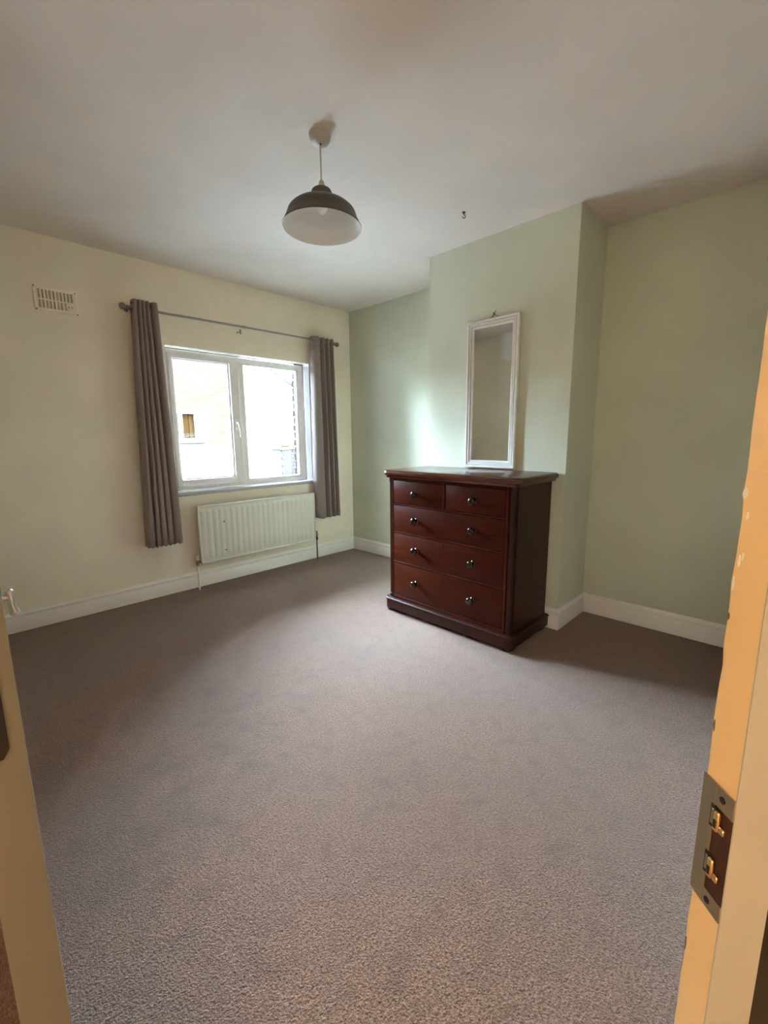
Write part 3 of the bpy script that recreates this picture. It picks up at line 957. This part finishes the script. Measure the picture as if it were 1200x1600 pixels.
# strike plate: sheet with a slot open towards the landing side, two bent tongues in the keep behind
PZ0, PZ1 = 0.8135, 0.9370
px0, px1 = JX - 0.0016, JX - 0.0001
OA = 0.0150                       # the slot starts this far from the room-side edge
OZ0, OZ1 = 0.830, 0.917
b = MB()
b.box(px0, px1, YF - OA, YF + 0.0006, PZ0, PZ1, 0.0004, 1)
b.box(px0, px1, YF - JW - 0.0008, YF - OA, OZ1, PZ1, 0.0003, 1).box(px0, px1, YF - JW - 0.0008, YF - OA, PZ0, OZ0, 0.0003, 1)
sp = b.build('strike_plate', m_brass, lin_)
sp['label'] = 'aged brass strike plate with a slot and two bent tongues'
jp.append(sp)
m_keep = paint('keep_recess', (0.050, 0.018, 0.010, 1), rough=0.5)
MB().box(px0 + 0.0010, px1, YF - JW - 0.0006, YF - OA, OZ0, OZ1).build('mortice', m_keep, sp)
ya = YF - OA
for zt in (0.9060, 0.8580):
    b = MB().box(px0 - 0.0032, px0 + 0.0008, ya - 0.0085, ya - 0.0030, zt - 0.0105, zt + 0.0085, 0.0014, 2)
    b.box(px0 - 0.0022, px0 + 0.0008, ya - 0.0140, ya - 0.0085, zt - 0.0095, zt - 0.0030, 0.0012, 2)
    b.build('tongue', m_brassb, sp, auto=50)
    b = MB().box(px0 - 0.0006, px0 + 0.0010, ya - 0.0032, ya + 0.0032, zt - 0.012, zt + 0.010, 0.0004, 1)
    b.box(px0 - 0.0036, px0 - 0.0028, ya - 0.0070, ya - 0.0045, zt - 0.0070, zt + 0.0010)
    b.build('tongue_slot', m_dark, sp)
    MB().box(px0 - 0.0012, px0 + 0.0010, ya - 0.0008, ya + 0.0018, zt - 0.0085, zt + 0.0065, 0.0004, 1).build('tongue_lip', m_brass, sp)
for (a_, z) in ((0.0225, 0.9275), (0.0200, 0.8215)):
    MB().lathe([(0.0030, 0), (0.0030, 0.0006), (0.0016, 0.0010), (0, 0.0006)], (px0, YF - a_, z), (-1, 0, 0), 14).build('screw', m_dark, sp)
for o in jp:
    o.matrix_parent_inverse = Matrix.Translation(-J0)

# ------------------------------------------------------------------ open door leaf (left)
DX0, DX1, DYN, DYF = -3.2095, -3.1672, -3.053, -2.212
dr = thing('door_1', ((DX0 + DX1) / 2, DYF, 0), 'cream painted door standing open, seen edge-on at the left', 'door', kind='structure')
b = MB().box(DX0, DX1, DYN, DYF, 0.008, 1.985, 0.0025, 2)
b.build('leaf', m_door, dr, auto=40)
# lock forend in the free edge, dark with rounded lower end
fo = []
fx, fw, fz0, fz1 = -3.1915, 0.0115, 0.925, 1.16
for sgn, z in ((1, fz0), (1, fz1)):
    pass
pts = [(fx + fw, fz0 + 0.010), (fx + fw, fz1 - 0.010), (fx + fw * 0.5, fz1), (fx - fw * 0.5, fz1), (fx - fw, fz1 - 0.010), (fx - fw, fz0 + 0.010), (fx - fw * 0.5, fz0), (fx + fw * 0.5, fz0)]
b = MB().loft([[Vector((x, DYN - 0.0025, z)) for x, z in pts], [Vector((x, DYN + 0.002, z)) for x, z in pts]])
b.build('lock_forend', m_dark, dr)['label'] = 'dark lock forend in the door edge'
# lever handle on the room face
hy, hz = -2.722, 0.998
b = MB().lathe([(0.013, 0), (0.013, 0.004), (0.009, 0.006)], (DX1, hy, hz), (1, 0, 0), 20)
b.cyl((DX1, hy, hz), (DX1 + 0.026, hy, hz), 0.0048)
hd = b.build('handle', m_chrome, dr, auto=40)
b = MB().lathe([(0.0, -0.0225), (0.0052, -0.022), (0.0066, -0.020), (0.0066, -0.016), (0.0052, -0.013), (0.0052, 0.011), (0.0066, 0.014), (0.0066, 0.018), (0.0052, 0.020), (0, 0.0205)], (DX1 + 0.0285, hy, hz - 0.008), (-0.13, 0, 1), 20, cap=False)
b.build('grip', m_chrome, hd, auto=40)
for z in (0.25, 1.75):
    MB().cyl((DX0 - 0.004, DYF + 0.006, z - 0.045), (DX0 - 0.004, DYF + 0.006, z + 0.045), 0.006).build('hinge', m_brass, dr)

# ------------------------------------------------------------------ outdoors
struct(MB().box(-14, 16, 0.3, 30, -0.5, -0.4).build('ground', m_ground), 'paved yard between the houses outside the window', 'ground')
HY = 6.0
nh = thing('neighbour_house', (0.8, HY, -0.4), 'sunlit yellow brick house seen through the left window pane', 'house')
wx0, wx1, wz0, wz1 = -0.25, 0.98, 1.17, 1.80     # its window opening
b = MB()
b.box(-3.3, wx0, HY, HY + 0.3, -0.4, 3.45).box(wx1, 2.35, HY, HY + 0.3, -0.4, 3.45).box(wx0, wx1, HY, HY + 0.3, -0.4, wz0).box(wx0, wx1, HY, HY + 0.3, wz1, 3.45)
b.box(-3.3, 2.35, HY + 0.3, HY + 2.2, -0.4, 3.45)
b.build('wall', m_mortar, nh)
MB().box(-11.0, -3.32, HY + 0.05, HY + 1.8, -0.4, 2.3).build('low_sky_blocker', m_mortar, nh)  # unseen block added to keep low sky light off the recess and breast
MB().box(1.96, 2.37, HY - 0.03, HY + 0.05, -0.4, 3.45).build('quoin', m_render, nh)
MB().box(-3.32, 1.95, HY - 0.012, HY + 0.05, -0.4, 1.10).build('rendered_plinth', m_render, nh)
bm_me = None
nb = 0
for r in range(28):
    z = 1.105 + r * 0.075
    x = -0.62 + (0.1125 if r % 2 else 0.0)
    while x < 1.80:
        xa, xb = x, x + 0.215
        x += 0.225
        if z + 0.065 > wz0 - 0.03 and z < wz1 + 0.02 and xb > wx0 - 0.01 and xa < wx1 + 0.01:
            continue
        if nb >= 300:
            continue
        if bm_me is None:
            o = MB().box(-0.1075, 0.1075, -0.012, 0.02, -0.0325, 0.0325, 0.004, 1).build('brick', m_brick)
            bm_me = o.data
        else:
            o = bpy.data.objects.new('brick', bm_me)
            C.objects.link(o)
        o.parent = nh
        o.matrix_parent_inverse = Matrix.Translation(-Vector(nh.location))
        o.location = ((xa + xb) / 2, HY + random.uniform(-0.003, 0.003), z + 0.0325)
        nb += 1
wf = MB()
wf.box(wx0, wx1, HY + 0.02, HY + 0.10, wz0, wz0 + 0.07).box(wx0, wx1, HY + 0.02, HY + 0.10, wz1 - 0.05, wz1)
for xa, xb in ((wx0, wx0 + 0.06), (wx1 - 0.10, wx1), (0.54, 0.60)):
    wf.box(xa, xb, HY + 0.021, HY + 0.10, wz0 + 0.07, wz1 - 0.05)
wfo = wf.build('window', m_render, nh)
MB().box(wx0 + 0.05, wx1 - 0.05, HY + 0.06, HY + 0.064, wz0 + 0.05, wz1 - 0.03).build('pane', m_dullglass, wfo)
b = MB()
for k in range(16):
    xa = wx0 + 0.06 + k * 0.069
    b.box(xa, xa + 0.066, HY + 0.13 + 0.02 * (k % 2), HY + 0.17 + 0.02 * (k % 2), wz0 + 0.05, wz1)
b.box(wx0, wx1, HY + 0.19, HY + 0.2, wz0, wz1)
b.build('drape', m_drape, wfo)
b = MB()
for (zz) in (1.275, 1.315):
    b.box(wx0 + 0.05, wx1 - 0.05, HY + 0.10, HY + 0.12, zz, zz + 0.012)
b.build('inner_rail', m_mortar, wfo)
MB().box(wx0 - 0.08, wx1 + 0.06, HY - 0.07, HY + 0.06, wz0 - 0.045, wz0 - 0.005, 0.004, 1).build('window_sill', m_barge, nh)
# white rendered house with a sloping bargeboard, right
wh = thing('rendered_house', (3.8, 8.5, -0.4), 'white rendered house with a sloping grey bargeboard, behind the right pane', 'house')
Yw = 8.5


def gpt(x, z, y):
    return Vector((x, y, z))


# gable line through the two points seen in the photograph, scaled out from HY to Yw
def out_to(x, z, y=Yw):
    k = (y - CAM.y) / (HY - CAM.y)
    return (CAM.x + (x - CAM.x) * k, CAM.z + (z - CAM.z) * k)


a0, a1 = out_to(2.70, 2.89), out_to(3.36, 2.515)
sl = (a1[1] - a0[1]) / (a1[0] - a0[0])
xl, xr = 2.0, 7.6
zl, zr = a0[1] + sl * (xl - a0[0]), a0[1] + sl * (xr - a0[0])
poly = [(xl, -0.4), (xr, -0.4), (xr, zr), (xl, zl)]
MB().loft([[gpt(x, z, Yw) for x, z in poly], [gpt(x, z, Yw + 3) for x, z in poly]]).build('wall', m_render, wh)
bb = [(a0[0] - 0.1, a0[1] - sl * 0.1 - 0.03), (xr + 0.1, zr + sl * 0.1 - 0.03), (xr + 0.1, zr + sl * 0.1 + 0.045), (a0[0] - 0.1, a0[1] - sl * 0.1 + 0.045)]
MB().loft([[gpt(x, z, Yw - 0.05) for x, z in bb], [gpt(x, z, Yw) for x, z in bb]]).build('bargeboard', m_barge, wh)
rf = [(xl, zl), (xr + 0.1, zr + sl * 0.1), (xr + 0.1, zr + sl * 0.1 + 0.06), (xl, zl + 0.06)]
MB().loft([[gpt(x, z, Yw + 0.02) for x, z in rf], [gpt(x, z, Yw + 3) for x, z in rf]]).build('roof', m_slate, wh)
# brick gate pier, lower right of the window view
PYc = 4.2


def at_y(x, z, y):
    k = (y - CAM.y) / (HY - CAM.y)
    return (CAM.x + (x - CAM.x) * k, CAM.z + (z - CAM.z) * k)


p0 = at_y(2.98, 0.93, PYc)
p1 = at_y(3.62, 0.93, PYc)
pier = thing('brick_pier', ((p0[0] + p1[0]) / 2, PYc + 0.2, -0.4), 'mauve brick pier with capped top outside the right pane', 'brick pier')
MB().box(p0[0] + 0.01, p1[0], PYc + 0.01, PYc + 0.4, -0.4, p0[1]).build('core', m_mortar, pier)
br_me = None
nrow = int((p0[1] + 0.4) / 0.075)
wid = p1[0] - p0[0]
for r in range(nrow):
    z = p0[1] - (r + 1) * 0.075 + 0.01
    nbk = 2
    L = wid / nbk
    for k in range(nbk):
        if br_me is None:
            o = MB().box(-L / 2 + 0.005, L / 2 - 0.005, -0.015, 0.05, -0.0325, 0.0325, 0.005, 1).build('brick', m_redbrick)
            br_me = o.data
        else:
            o = bpy.data.objects.new('brick', br_me)
            C.objects.link(o)
        o.parent = pier
        o.matrix_parent_inverse = Matrix.Translation(-Vector(pier.location))
        o.location = (p0[0] + L * (k + 0.5) + (0.02 if r % 2 else 0), PYc + 0.01, z + 0.0325)
MB().box(p0[0] - 0.03, p1[0] + 0.02, PYc - 0.03, PYc + 0.43, p0[1], p0[1] + 0.05, 0.01).build('cap', m_mortar, pier)
MB().box(p0[0] + 0.13, p0[0] + 0.27, PYc + 0.1, PYc + 0.25, p0[1] + 0.05, p0[1] + 0.13, 0.02).build('finial', m_brick, pier)

bpy.context.view_layer.update()
